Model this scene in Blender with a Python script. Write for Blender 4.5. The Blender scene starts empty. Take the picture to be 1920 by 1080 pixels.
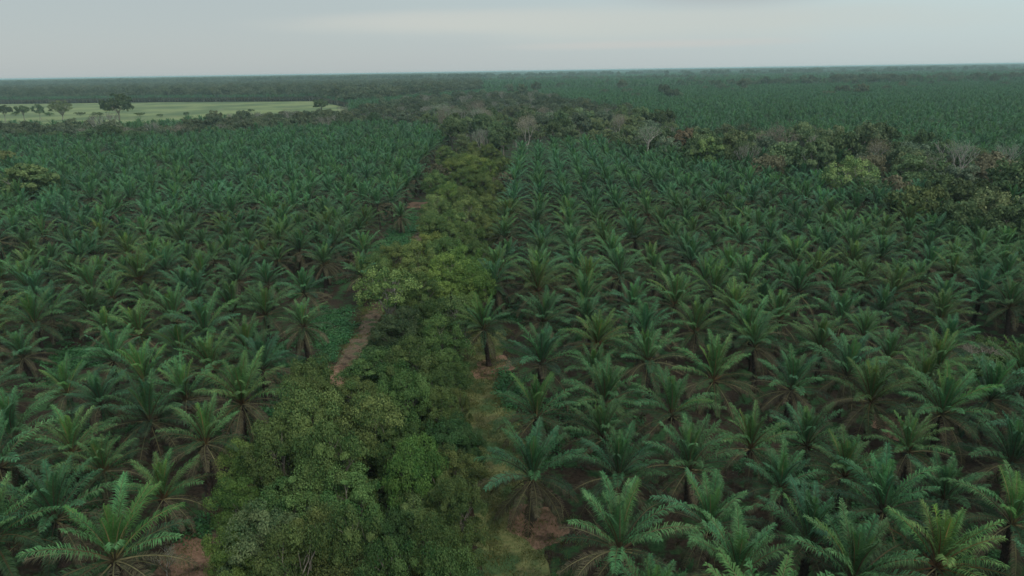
import bpy, math, random
import numpy as np
from mathutils import Vector, Matrix, Euler

R = math.radians
sc = bpy.context.scene
rnd = random.Random(7)
npr = np.random.default_rng(7)

# ------------------------------------------------------------------ camera
FPX, PW, PH = 1280.0, 1920.0, 1080.0
PITCH = math.atan(407 / FPX)
YAW = math.atan(55 / FPX * math.cos(PITCH))
ROLL = math.atan(30 / 1920)
HC = 44.7
cam_d = bpy.data.cameras.new('camera')
cam = bpy.data.objects.new('camera', cam_d)
sc.collection.objects.link(cam)
cam_d.sensor_width = 36.0
cam_d.lens = 36.0 * FPX / PW
cam_d.clip_start = 0.5
cam_d.clip_end = 80000
CM = Matrix.Rotation(YAW, 3, 'Z') @ Matrix.Rotation(math.pi / 2 - PITCH, 3, 'X') @ Matrix.Rotation(-ROLL, 3, 'Z')
cam.matrix_world = Matrix.Translation((0, 0, HC)) @ CM.to_4x4()
sc.camera = cam
CMT = CM.transposed()


def G(px, py, z=0.0):
    """ground point (at height z) seen at a pixel of the 1920x1080 photograph"""
    d = CM @ Vector((px - PW / 2, PH / 2 - py, -FPX))
    t = (z - HC) / d.z
    return (d.x * t, d.y * t)


def P(x, y, z):
    v = CMT @ Vector((x, y, z - HC))
    if v.z > -1:
        return (1e6, 1e6)
    return (PW / 2 + FPX * v.x / -v.z, PH / 2 - FPX * v.y / -v.z)


# ------------------------------------------------------------------ sky, sun, exposure
SUN_EL, SUN_AZ = R(48), R(140)      # azimuth measured from +Y towards +X
world = bpy.data.worlds.new('World')
sc.world = world
world.use_nodes = True
W = world.node_tree
W.nodes.clear()


class NB:
    """small helper for writing node trees"""
    def __init__(s, tree):
        s.t = tree

    def n(s, kind, **kw):
        x = s.t.nodes.new(kind)
        for k, v in kw.items():
            if k == 'inp':
                for a, b in v.items():
                    s.put(x.inputs[a], b)
            else:
                setattr(x, k, v)
        return x

    def put(s, sock, b):
        if isinstance(b, bpy.types.NodeSocket):
            s.t.links.new(b, sock)
        else:
            sock.default_value = b

    def math(s, op, a, b=0.0, clamp=False):
        x = s.n('ShaderNodeMath', operation=op, use_clamp=clamp)
        s.put(x.inputs[0], a); s.put(x.inputs[1], b)
        return x.outputs[0]

    def mix(s, f, a, b, mode='MIX'):
        x = s.n('ShaderNodeMix', data_type='RGBA', blend_type=mode)
        s.put(x.inputs[0], f); s.put(x.inputs[6], a); s.put(x.inputs[7], b)
        return x.outputs[2]

    def ramp(s, f, lo, hi, clamp=True):
        x = s.n('ShaderNodeMapRange', interpolation_type='SMOOTHSTEP')
        s.put(x.inputs[0], f); x.inputs[1].default_value = lo; x.inputs[2].default_value = hi
        return x.outputs[0]

    def noise(s, vec, scale, detail=4.0, rough=0.55):
        x = s.n('ShaderNodeTexNoise')
        s.put(x.inputs['Vector'], vec)
        x.inputs['Scale'].default_value = scale
        x.inputs['Detail'].default_value = detail
        x.inputs['Roughness'].default_value = rough
        return x.outputs[0]


nb = NB(W)
out = nb.n('ShaderNodeOutputWorld')
bg = nb.n('ShaderNodeBackground')
bg.inputs['Strength'].default_value = 0.1
W.links.new(bg.outputs[0], out.inputs[0])
sky = nb.n('ShaderNodeTexSky', sky_type='NISHITA')
sky.sun_disc = False
sky.sun_elevation = SUN_EL
sky.sun_rotation = SUN_AZ
tc = nb.n('ShaderNodeTexCoord')
sep = nb.n('ShaderNodeSeparateXYZ', inp={0: tc.outputs['Generated']})
dx, dy, dz = sep.outputs
# az: bearing right of straight ahead, el: height above the horizon (both in degrees / 10)
az = nb.math('MULTIPLY', nb.math('ARCTAN2', dx, dy), 5.7296)
el = nb.math('MULTIPLY', nb.math('ARCSINE', dz), 5.7296)
cv = nb.n('ShaderNodeCombineXYZ', inp={0: nb.math('MULTIPLY', az, 0.35), 1: nb.math('MULTIPLY', el, 1.9), 2: dy})
n1 = nb.noise(cv.outputs[0], 1.1, 6, 0.5)
n2 = nb.noise(cv.outputs[0], 0.45, 3, 0.5)
warp = nb.math('MULTIPLY', nb.math('SUBTRACT', n1, 0.5), 1.3)


def blob(a0, e0, ra, re, soft=1.0, rag=2.2):
    """cloud bank with a ragged edge, centred on a bearing and a height"""
    u = nb.math('DIVIDE', nb.math('SUBTRACT', az, a0), ra)
    v = nb.math('DIVIDE', nb.math('SUBTRACT', el, e0), re)
    d = nb.math('SQRT', nb.math('ADD', nb.math('MULTIPLY', u, u), nb.math('MULTIPLY', v, v)))
    d = nb.math('ADD', d, nb.math('MULTIPLY', warp, rag))
    m = nb.n('ShaderNodeMapRange', interpolation_type='SMOOTHSTEP')
    nb.put(m.inputs[0], d); m.inputs[1].default_value = 1.0 + soft; m.inputs[2].default_value = 0.25
    return m.outputs[0]


col = nb.mix(nb.ramp(az, -3.0, 4.6), (4.55, 5.15, 5.2, 1), (5.7, 7.1, 7.2, 1))
col = nb.mix(nb.math('MULTIPLY', nb.ramp(n2, 0.42, 0.62), 0.30), col, (4.6, 4.95, 5.2, 1))
low = nb.ramp(el, 0.55, 0.0)
col = nb.mix(nb.math('MULTIPLY', low, 0.40), col, (4.7, 5.0, 5.15, 1))
col = nb.mix(nb.math('MULTIPLY', blob(-0.45, 0.37, 0.85, 0.05, 1.2, 1.4), 0.75), col, (6.1, 6.15, 5.7, 1))
col = nb.mix(nb.math('MULTIPLY', blob(0.8, 0.34, 1.2, 0.10), 0.8), col, (5.7, 6.1, 5.8, 1))
col = nb.mix(nb.math('MULTIPLY', blob(0.8, 0.18, 0.7, 0.02, 1.3), 0.55), col, (6.0, 5.9, 5.7, 1))
col = nb.mix(nb.math('MULTIPLY', blob(1.45, 0.55, 0.85, 0.125, .35, .3), .9), col, (4.45, 4.8, 4.85, 1))
# towards the zenith the deck is thinner and brighter, as under real overcast
col = nb.mix(nb.ramp(el, 1.0, 6.5), col, nb.mix(nb.ramp(n1, 0.35, 0.7), (8.6, 9.6, 10.2, 1), (10.8, 11.6, 12.2, 1)))
col = nb.mix(0.12, col, sky.outputs[0])
W.links.new(col, bg.inputs['Color'])

sun_d = bpy.data.lights.new('sun', 'SUN')
sun = bpy.data.objects.new('sun', sun_d)
sc.collection.objects.link(sun)
sun_d.energy = 1.4
sun_d.angle = R(14)
sun_d.color = (1.0, 0.95, 0.86)
sd = Vector((math.sin(SUN_AZ) * math.cos(SUN_EL), math.cos(SUN_AZ) * math.cos(SUN_EL), math.sin(SUN_EL)))
sun.rotation_euler = (-sd).to_track_quat('-Z', 'Y').to_euler()

sc.view_settings.view_transform = 'Standard'
sc.view_settings.look = 'None'
sc.view_settings.exposure = 0.0
sc.view_settings.gamma = 1.0
sc.view_settings.use_curve_mapping = False
sc.cycles.max_bounces = 5
sc.cycles.diffuse_bounces = 2
sc.cycles.glossy_bounces = 1
sc.cycles.transmission_bounces = 2
sc.cycles.transparent_max_bounces = 2
sc.cycles.volume_bounces = 0
sc.cycles.use_denoising = True
sc.render.use_persistent_data = False


# ------------------------------------------------------------------ materials
def new_mat(name):
    m = bpy.data.materials.new(name)
    m.use_nodes = True
    m.node_tree.nodes.clear()
    b = NB(m.node_tree)
    return m, b, b.n('ShaderNodeOutputMaterial')


def leaf_mat(name, dark, light, rough=0.5, spec=0.35, transl=0.22, hue=0.06):
    m, b, o = new_mat(name)
    oi = b.n('ShaderNodeObjectInfo')
    at = b.n('ShaderNodeAttribute', attribute_name='tint')
    geo = b.n('ShaderNodeNewGeometry')
    c = b.mix(at.outputs['Fac'], dark + (1,), light + (1,))
    c = b.mix(1.0, c, oi.outputs['Color'], 'MULTIPLY')
    br = b.math('ADD', b.math('MULTIPLY', oi.outputs['Random'], 0.5), 0.75)
    hs = b.n('ShaderNodeHueSaturation')
    b.put(hs.inputs['Color'], c)
    b.put(hs.inputs['Value'], br)
    r2 = b.n('ShaderNodeTexWhiteNoise', noise_dimensions='1D')
    b.put(r2.inputs['W'], oi.outputs['Random'])
    b.put(hs.inputs['Hue'], b.math('ADD', b.math('MULTIPLY', b.math('SUBTRACT', r2.outputs['Value'], 0.5), hue), 0.5))
    nz = b.noise(geo.outputs['Position'], 0.9, 2)
    c = b.mix(b.math('MULTIPLY', b.ramp(nz, 0.4, 0.7), 0.15), hs.outputs[0], (0.14, 0.13, 0.05, 1))
    p = b.n('ShaderNodeBsdfPrincipled', inp={'Base Color': c, 'Roughness': rough, 'Specular IOR Level': spec})
    t = b.n('ShaderNodeBsdfTranslucent', inp={'Color': c})
    mx = b.n('ShaderNodeMixShader', inp={0: transl, 1: p.outputs[0], 2: t.outputs[0]})
    b.t.links.new(mx.outputs[0], o.inputs[0])
    return m


def plain_mat(name, a, c2, scale=3.0, rough=0.9, bump=0.0):
    m, b, o = new_mat(name)
    t = b.n('ShaderNodeTexCoord')
    nz = b.noise(t.outputs['Object'], scale, 5, 0.65)
    oi = b.n('ShaderNodeObjectInfo')
    c = b.mix(b.ramp(nz, 0.3, 0.7), a + (1,), c2 + (1,))
    c = b.mix(1.0, c, oi.outputs['Color'], 'MULTIPLY')
    p = b.n('ShaderNodeBsdfPrincipled', inp={'Base Color': c, 'Roughness': rough, 'Specular IOR Level': 0.2})
    if bump:
        bp = b.n('ShaderNodeBump', inp={'Height': nz, 'Strength': bump, 'Distance': 0.1})
        b.t.links.new(bp.outputs[0], p.inputs['Normal'])
    b.t.links.new(p.outputs[0], o.inputs[0])
    return m


M_FROND = leaf_mat('palm_green', (0.026, 0.104, 0.042), (0.080, 0.225, 0.090), 0.55, 0.18, 0.15, 0.05)
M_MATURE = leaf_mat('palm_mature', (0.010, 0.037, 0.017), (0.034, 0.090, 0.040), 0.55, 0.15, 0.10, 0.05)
M_OLD = leaf_mat('palm_old', (0.045, 0.046, 0.026), (0.110, 0.092, 0.058), 0.7, 0.12, 0.15, 0.05)
M_YOUNG = leaf_mat('palm_young', (0.060, 0.175, 0.052), (0.10, 0.25, 0.075), 0.6, 0.15, 0.3, 0.03)
M_DEAD = leaf_mat('palm_dead', (0.070, 0.054, 0.034), (0.150, 0.120, 0.080), 0.8, 0.15, 0.1, 0.03)
M_RACHIS = plain_mat('palm_stalk', (0.13, 0.14, 0.06), (0.2, 0.17, 0.09), 2)
M_TRUNKP = plain_mat('palm_trunk', (0.018, 0.014, 0.012), (0.065, 0.045, 0.034), 4.0, 0.95, 0.8)
M_LEAF = leaf_mat('tree_leaf', (0.036, 0.078, 0.028), (0.165, 0.205, 0.078), 0.7, 0.12, 0.12, 0.05)
M_FARLEAF = leaf_mat('woodland_leaf', (0.050, 0.085, 0.046), (0.155, 0.185, 0.100), 0.7, 0.1, 0.25, 0.05)
M_DRY = leaf_mat('tree_dry_leaf', (0.11, 0.09, 0.06), (0.21, 0.17, 0.115), 0.8, 0.1, 0.2, 0.04)
M_BARK = plain_mat('bark', (0.12, 0.10, 0.08), (0.3, 0.27, 0.22), 1.5, 0.9, 0.4)
M_PALE = plain_mat('pale_bark', (0.22, 0.205, 0.18), (0.40, 0.375, 0.33), 1.5, 0.85, 0.3)
M_COVER = leaf_mat('cover_leaf', (0.028, 0.12, 0.036), (0.06, 0.20, 0.062), 0.5, 0.3, 0.25, 0.03)
M_GRASS = leaf_mat('grass_blade', (0.08, 0.12, 0.035), (0.2, 0.2, 0.07), 0.7, 0.2, 0.25, 0.05)


# ------------------------------------------------------------------ mesh helpers
class MB:
    def __init__(s):
        s.v = []; s.f = []; s.m = []; s.t = []

    def add(s, vs, fs, mat=0, tint=0.5):
        k = len(s.v)
        s.v.extend(vs)
        for f in fs:
            s.f.append(tuple(i + k for i in f)); s.m.append(mat); s.t.append(tint)

    def tube(s, pts, rad, n=6, mat=0, cap=False):
        k = len(s.v)
        prev = None
        for i, p in enumerate(pts):
            a = Vector(pts[max(i - 1, 0)]); c = Vector(pts[min(i + 1, len(pts) - 1)])
            d = (c - a).normalized()
            ref = Vector((1, 0, 0)) if abs(d.x) < 0.8 else Vector((0, 1, 0))
            u = d.cross(ref).normalized(); w = d.cross(u)
            for j in range(n):
                an = 2 * math.pi * j / n
                q = Vector(p) + (u * math.cos(an) + w * math.sin(an)) * rad[i]
                s.v.append(tuple(q))
        for i in range(len(pts) - 1):
            for j in range(n):
                a = k + i * n + j; b = k + i * n + (j + 1) % n
                s.f.append((a, b, b + n, a + n)); s.m.append(mat); s.t.append(0.5)

    def build(s, name, mats, smooth=False):
        me = bpy.data.meshes.new(name)
        me.from_pydata(s.v, [], s.f)
        for m in mats:
            me.materials.append(m)
        me.polygons.foreach_set('material_index', s.m)
        at = me.attributes.new('tint', 'FLOAT', 'FACE')
        at.data.foreach_set('value', s.t)
        if smooth:
            me.polygons.foreach_set('use_smooth', [True] * len(s.f))
        me.update()
        return me


def quads_mesh(name, V, tint, mats, extra=None):
    """V: (n,4,3) array of quads; tint per quad; extra: (MB) joined in with material slot 1"""
    n = len(V)
    verts = V.reshape(-1, 3)
    nv = len(verts); ne = 0
    me = bpy.data.meshes.new(name)
    if extra is not None:
        ev = np.array(extra.v, dtype=float); ef = extra.f
        idx = np.concatenate([np.arange(nv), np.array([i + nv for f in ef for i in f], dtype=int)])
        cnt = np.concatenate([np.full(n, 4), np.array([len(f) for f in ef])])
        verts = np.concatenate([verts, ev]); ne = len(ef)
    else:
        idx = np.arange(nv); cnt = np.full(n, 4)
    me.vertices.add(len(verts)); me.vertices.foreach_set('co', verts.ravel())
    me.loops.add(len(idx)); me.loops.foreach_set('vertex_index', idx.astype(np.int32))
    me.polygons.add(len(cnt))
    st = np.concatenate([[0], np.cumsum(cnt)[:-1]])
    me.polygons.foreach_set('loop_start', st.astype(np.int32))
    for m in mats:
        me.materials.append(m)
    me.polygons.foreach_set('material_index', np.concatenate([np.zeros(n, int), np.ones(ne, int)]).astype(np.int32))
    at = me.attributes.new('tint', 'FLOAT', 'FACE')
    at.data.foreach_set('value', np.concatenate([tint, np.full(ne, .5)]).astype(np.float32))
    me.update(calc_edges=True)
    me.validate()
    return me


COL = sc.collection


def link(name, me, parent=None, loc=(0, 0, 0), rot=(0, 0, 0), scl=(1, 1, 1), color=None):
    o = bpy.data.objects.new(name, me)
    COL.objects.link(o)
    o.location = loc; o.rotation_euler = rot; o.scale = scl
    if parent is not None:
        o.parent = parent
    if color:
        o.color = color
    return o


def tag(o, label=None, cat=None, group=None, kind=None):
    if label: o['label'] = label
    if cat: o['category'] = cat
    if group: o['group'] = group
    if kind: o['kind'] = kind
    return o


# ------------------------------------------------------------------ regions of the land
def poly(pts, z=7.0):
    return [G(x, y, z) for x, y in pts]


BELT = poly([(380, 1300), (385, 1080), (392, 900), (480, 800), (520, 715), (640, 665), (672, 560), (735, 490),
             (788, 440), (782, 400), (790, 340), (798, 310), (815, 285), (850, 262), (960, 285), (968, 330),
             (940, 400), (925, 460), (932, 510), (893, 560), (880, 640), (868, 700), (856, 780), (885, 830),
             (880, 900), (870, 980), (860, 1080), (845, 1300)])
WOOD = poly([(640, 213), (700, 197), (830, 180), (1000, 178), (1180, 205), (1255, 238), (1255, 280), (1190, 292),
             (1120, 275), (1040, 272), (960, 286), (850, 270), (835, 245), (760, 236), (640, 233)])
BAND = poly([(1180, 258), (1260, 245), (1330, 252), (1500, 268), (1650, 288), (1800, 302), (1920, 318), (2150, 350),
             (2150, 470), (1920, 440), (1850, 425), (1780, 400), (1700, 385), (1640, 352), (1560, 340), (1480, 322),
             (1400, 318), (1300, 308), (1200, 290)])
LINE = poly([(-160, 240), (150, 238), (210, 236), (240, 246), (330, 246), (400, 230), (500, 220), (650, 214), (660, 238),
             (400, 252), (280, 262), (150, 262), (-160, 268)])
FIELD = poly([(-300, 199), (300, 192), (597, 190), (660, 204), (650, 228), (400, 240), (300, 252), (220, 252), (-300, 252)], 0)
FAR = poly([(-500, 160), (300, 158), (620, 156), (900, 160), (900, 178), (660, 202), (597, 189), (300, 190), (-300, 197), (-600, 201)], 0)
BRUSH = poly([(1800, 640), (1960, 625), (2000, 720), (1920, 735), (1820, 705)], 2)


def inside(p, pg):
    x, y = p; c = False
    j = len(pg) - 1
    for i in range(len(pg)):
        xi, yi = pg[i]; xj, yj = pg[j]
        if (yi > y) != (yj > y) and x < (xj - xi) * (y - yi) / (yj - yi) + xi:
            c = not c
        j = i
    return c


ROAD = [G(*p) for p in [(230, 1300), (365, 1085), (470, 925), (560, 790), (640, 695), (690, 610), (735, 525), (778, 458), (802, 418), (818, 385), (835, 350)]]
TRACK = [G(*p) for p in [(985, 1300), (972, 1085), (962, 1020), (945, 940), (930, 850), (924, 800), (906, 740), (899, 700), (905, 660), (912, 620)]]


def dpl(p, pl):
    """distance to a polyline"""
    best = 1e9
    for (ax, ay), (bx, by) in zip(pl[:-1], pl[1:]):
        vx, vy = bx - ax, by - ay
        t = max(0, min(1, ((p[0] - ax) * vx + (p[1] - ay) * vy) / (vx * vx + vy * vy)))
        d = math.hypot(p[0] - ax - t * vx, p[1] - ay - t * vy)
        best = min(best, d)
    return best


# ------------------------------------------------------------------ ground
def ground_mat(name, mode):
    m, b, o = new_mat(name)
    g = b.n('ShaderNodeNewGeometry').outputs['Position']
    n_big = b.noise(g, 0.045, 4); n_mid = b.noise(g, 0.3, 5, 0.6); n_fine = b.noise(g, 2.5, 5, 0.7)
    soil = b.mix(b.ramp(n_fine, 0.3, 0.7), (0.020, 0.015, 0.010, 1), (0.058, 0.041, 0.028, 1))
    green = b.mix(b.ramp(n_fine, 0.3, 0.7), (0.020, 0.055, 0.020, 1), (0.048, 0.11, 0.038, 1))
    if mode == 'ground':
        c = b.mix(b.ramp(n_mid, 0.47, 0.60), soil, green)
        c = b.mix(b.ramp(n_big, 0.62, 0.7), c, green)
    elif mode == 'road':
        tan = b.mix(b.ramp(n_fine, 0.3, 0.7), (0.085, 0.062, 0.040, 1), (0.170, 0.125, 0.085, 1))
        c = b.mix(b.ramp(n_mid, 0.5, 0.65), tan, soil)
        c = b.mix(b.math('MULTIPLY', b.ramp(b.noise(g, 0.5, 4), 0.52, 0.62), 0.7), c, green)
    elif mode == 'track':
        ol = b.mix(b.ramp(n_fine, 0.3, 0.7), (0.10, 0.13, 0.045, 1), (0.21, 0.205, 0.085, 1))
        c = b.mix(b.ramp(n_mid, 0.46, 0.62), ol, b.mix(0.5, soil, ol))
        c = b.mix(b.math('MULTIPLY', b.ramp(b.noise(g, 0.25, 4), 0.45, 0.6), 0.8), c, green)
    elif mode == 'soil':
        red = b.mix(b.ramp(n_fine, 0.3, 0.7), (0.14, 0.085, 0.055, 1), (0.29, 0.18, 0.12, 1))
        c = b.mix(b.ramp(n_mid, 0.5, 0.68), red, soil)
    elif mode == 'field':
        a = b.mix(b.ramp(n_mid, 0.3, 0.7), (0.15, 0.20, 0.08, 1), (0.22, 0.26, 0.11, 1))
        n_l = b.noise(g, 0.012, 4)
        c = b.mix(b.ramp(n_l, 0.40, 0.62), a, (0.09, 0.135, 0.06, 1))
        c = b.mix(b.math('MULTIPLY', b.ramp(b.noise(g, 0.03, 5, .7), 0.52, 0.66), .6), c, (0.20, 0.20, 0.11, 1))
    p = b.n('ShaderNodeBsdfPrincipled', inp={'Base Color': c, 'Roughness': 0.95, 'Specular IOR Level': 0.1})
    bp = b.n('ShaderNodeBump', inp={'Height': n_fine, 'Strength': 0.6, 'Distance': 0.12})
    b.t.links.new(bp.outputs[0], p.inputs['Normal'])
    b.t.links.new(p.outputs[0], o.inputs[0])
    return m


GEXT = 26000.0
mb = MB()
mb.add([(-GEXT, -2000, 0), (GEXT, -2000, 0), (GEXT, GEXT, 0), (-GEXT, GEXT, 0)], [(0, 1, 2, 3)])
o = link('ground', mb.build('ground', [ground_mat('ground_soil', 'ground')]))
tag(o, 'dark reddish soil and leaf litter under the palms', kind='structure')


def smooth_line(pl, step):
    out_ = []
    pts = [Vector(p) for p in pl]
    for i in range(len(pts) - 1):
        a = pts[max(i - 1, 0)]; b_ = pts[i]; c = pts[i + 1]; d = pts[min(i + 2, len(pts) - 1)]
        n = max(2, int((c - b_).length / step))
        for k in range(n):
            t = k / n
            q = 0.5 * ((2 * b_) + (c - a) * t + (2 * a - 5 * b_ + 4 * c - d) * t * t + (3 * b_ - a - 3 * c + d) * t ** 3)
            out_.append(q)
    out_.append(pts[-1])
    return out_


def ribbon(name, pl, w, z, mat, label):
    pts = smooth_line(pl, 1.2)
    m_ = MB(); vs = []
    for i, p in enumerate(pts):
        d = (pts[min(i + 1, len(pts) - 1)] - pts[max(i - 1, 0)]).normalized()
        n = Vector((-d.y, d.x))
        for sgn in (-1, -0.33, 0.33, 1):
            ww = w * sgn * (1 + (rnd.uniform(-.28, .28) if abs(sgn) == 1 else 0))
            vs.append((p.x + n.x * ww, p.y + n.y * ww, z))
    fs = []
    for i in range(len(pts) - 1):
        for j in range(3):
            a = i * 4 + j
            fs.append((a + 1, a, a + 4, a + 5))
    m_.add(vs, fs)
    ob = link(name, m_.build(name, [mat]))
    tag(ob, label, kind='structure')
    return ob


M_SOIL = ground_mat('red_soil', 'soil')
ribbon('dirt_road', ROAD, 1.9, 0.012, ground_mat('dirt', 'road'), 'brown dirt road along the left edge of the tree belt')
ribbon('grassy_track', TRACK, 3.4, 0.016, ground_mat('olive_track', 'track'), 'olive grassy track between the tree belt and the first palm row')


def blotch(name, c, rx, ry, z, mat, label, n=40):
    vs = [(c[0], c[1], z)]
    ph = [rnd.uniform(0, 6.3) for _ in range(4)]
    for i in range(n):
        a = 2 * math.pi * i / n
        r_ = 1 + .16 * math.sin(2 * a + ph[0]) + .1 * math.sin(5 * a + ph[1]) + .07 * math.sin(9 * a + ph[2]) + rnd.uniform(-.05, .05)
        vs.append((c[0] + rx * r_ * math.cos(a), c[1] + ry * r_ * math.sin(a), z))
    m_ = MB(); m_.add(vs, [(0, 1 + i, 1 + (i + 1) % n) for i in range(n)])
    return tag(link(name, m_.build(name, [mat])), label, kind='structure')


blotch('bare_soil', G(1005, 985), 2.9, 3.3, 0.022, M_SOIL, 'bare reddish soil around the palm trunk beside the grassy track')
blotch('bare_soil', G(925, 690), 3.2, 4.2, 0.022, M_SOIL, 'bare reddish soil under the lone palm at the track head')
blotch('bare_soil', G(350, 1065), 3.4, 4.6, 0.022, M_SOIL, 'bare brown soil at the photo bottom left of the belt')
blotch('bare_soil', G(600, 720), 4.4, 6.5, 0.022, M_SOIL, 'bare soil where the road passes the drooping palm')
blotch('bare_soil', G(797, 384), 6.5, 7, 0.022, M_SOIL, 'small red bare patch where the road meets the belt far off')
blotch('bare_soil', G(1670, 800), 2.4, 3, 0.022, M_SOIL, 'bare soil between palms below the yellow stalked palm')

# the pale field beyond the palms
mb = MB()
mb.add([(x, y, 0.03) for x, y in FIELD], [tuple(range(len(FIELD)))[::-1]])
o = link('field', mb.build('field', [ground_mat('field_grass', 'field')]))
tag(o, 'pale green open field beyond the left palms', kind='structure')


# ------------------------------------------------------------------ oil palm fronds
def frond_mesh(name, theta0, bend, L, npair, mats, lw=0.085, seed=0, seg=10, sparse=0.0, fold=0.35, leaf=1.0, nrach=3):
    """one frond growing from the origin towards +X; slot 0 leaflets, slot 1 stalk"""
    rr = random.Random(seed)
    m_ = MB()
    pts = []; tg = []
    p = Vector((0, 0, 0)); side = rr.uniform(-.25, .25)
    N = 24
    for i in range(N + 1):
        s = i / N
        th = R(theta0 - bend * s ** 1.35)
        yw = side * s * s
        d = Vector((math.cos(th) * math.cos(yw), math.cos(th) * math.sin(yw), math.sin(th)))
        pts.append(p.copy()); tg.append(d)
        p = p + d * (L / N)
    def at(s):
        f = s * N; i = min(int(f), N - 1); t = f - i
        return pts[i].lerp(pts[i + 1], t), tg[i].lerp(tg[i + 1], t).normalized()
    st = max(1, N // seg)
    ids = list(range(0, N + 1, st))
    m_.tube([tuple(pts[i]) for i in ids], [0.075 * (1 - i / N) ** .8 + 0.012 for i in ids], nrach, mat=1)
    for k in range(npair):
        s = 0.17 + 0.83 * (k + .5) / npair
        c, d = at(s)
        ln = (0.29 + 0.63 * math.sin(math.pi * min(1, (s - .1) * 1.02)) ** .8) * leaf * (1.0 if s < .8 else 1.0 - (s - .8) * 1.2)
        sidev = d.cross(Vector((0, 0, 1)))
        if sidev.length < .05: sidev = Vector((0, 1, 0))
        sidev.normalize()
        up = sidev.cross(d).normalized()
        for sg in (-1, 1):
            if rr.random() < sparse: continue
            lift = fold + rr.choice((-.28, .3)) + rr.uniform(-.15, .15)
            fw = (0.95 if theta0 > 55 else 0.55) + 0.9 * max(0, s - .6) + rr.uniform(-.12, .12)
            dr = (sidev * sg + up * lift + d * fw).normalized()
            l2 = ln * rr.uniform(.82, 1.1)
            mid = c + dr * l2 * .55
            dr2 = (dr + Vector((0, 0, -0.75 - rr.uniform(0, .35)))).normalized()
            tip = mid + dr2 * l2 * .5
            wv = (d - dr * d.dot(dr)).normalized() * lw * .5
            tint = rr.random()
            m_.add([tuple(c - wv * .5), tuple(c + wv * .5), tuple(mid + wv), tuple(mid - wv), tuple(tip)],
                   [(0, 1, 2, 3), (3, 2, 4)], 0, tint)
    return m_.build(name, mats)


#       theta0 bend length
CLASS = [(86, 12, 4.9), (79, 24, 5.8), (70, 36, 6.3), (60, 47, 6.5), (48, 55, 6.5), (34, 58, 6.5), (17, 58, 6.3), (-5, 55, 6.1), (-30, 42, 5.8), (-56, 26, 5.4)]
LEAFLETS = {0: (66, .066), 1: (24, .17), 2: (9, .38)}


def frond_set(lod, nvar):
    npair, lw = LEAFLETS[lod]
    S = {}
    for ci, (t0, bd, L) in enumerate(CLASS):
        for v in range(nvar):
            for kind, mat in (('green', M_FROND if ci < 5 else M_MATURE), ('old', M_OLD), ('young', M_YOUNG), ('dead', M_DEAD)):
                if kind == 'young' and ci > 3: continue
                if kind in ('old',) and ci < 4: continue
                if kind == 'dead' and ci < 6: continue
                S[(ci, v, kind)] = frond_mesh('frond', t0, bd + (v - 1) * 8, L * (1 + .05 * (v - .5)), npair,
                                             [mat, M_RACHIS if kind != 'green' else M_OLD], lw, seed=ci * 10 + v,
                                             sparse=.45 if kind == 'dead' else .04, fold=.55 if ci < 3 else .2,
                                             leaf=.8 if kind == 'dead' else 1.0, seg=(12, 8, 4)[lod])
    return S


def palm_plan(rr, nf=40, yellow=0.0, dry=1.0, droop=0):
    """list of (class, variant, kind, azimuth, tilt, scale)"""
    out_ = []
    a0 = rr.uniform(0, 6.28)
    for i in range(nf):
        a = i / (nf - 1)
        t = 89 - 114 * a ** 1.4 + rr.uniform(-8, 8) - droop * a ** 2
        ci = min(range(len(CLASS)), key=lambda k: abs(CLASS[k][0] - t))
        kind = 'green'
        if ci <= 3 and rr.random() < yellow: kind = 'young'
        elif ci == 0 and rr.random() < .55: kind = 'young'
        if ci >= 8: kind = 'dead' if rr.random() < .35 * dry else 'old'
        elif ci == 7: kind = 'old' if rr.random() < .9 * dry else 'green'
        elif ci == 6: kind = 'old' if rr.random() < .5 * dry else 'green'
        out_.append((ci, rr.randrange(3), kind, a0 + i * 2.39996 + rr.uniform(-.2, .2), R(t - CLASS[ci][0]), rr.uniform(.86, 1.06)))
    for k in range(rr.randrange(0, 3) if dry > .5 else 0):
        out_.append((9, rr.randrange(3), 'dead', rr.uniform(0, 6.28), 0, rr.uniform(.7, .95)))
    return out_


def palm_trunk_mesh(h, seed, stubs=70, n=10):
    rr = random.Random(seed)
    m_ = MB()
    zs = [0, .25, .8, 1.8, h * .5, h * .75, h * .92, h + .25]
    rs = [.62, .46, .36, .33, .33, .37, .45, .3]
    m_.tube([(rr.uniform(-.03, .03), rr.uniform(-.03, .03), z) for z in zs], rs, n)
    for i in range(stubs):
        z = .5 + (h - .3) * i / stubs; a = i * 2.4; r0 = .3
        c, s_ = math.cos(a), math.sin(a); l = rr.uniform(.16, .34) * (1 + .8 * (i / stubs) ** 3)
        w = .1
        b0 = [(c * r0 - s_ * w * q, s_ * r0 + c * w * q, z + dz_) for q, dz_ in ((-1, 0), (1, 0), (0, -.14))]
        t0 = (c * (r0 + l), s_ * (r0 + l), z + l * .9)
        m_.add(b0 + [t0], [(0, 1, 3), (1, 2, 3), (2, 0, 3)])
    return m_.build('trunk', [M_TRUNKP])


HEART = 6.0
F0 = frond_set(0, 3)
TR0 = [palm_trunk_mesh(HEART - .2, s) for s in range(4)]


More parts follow.
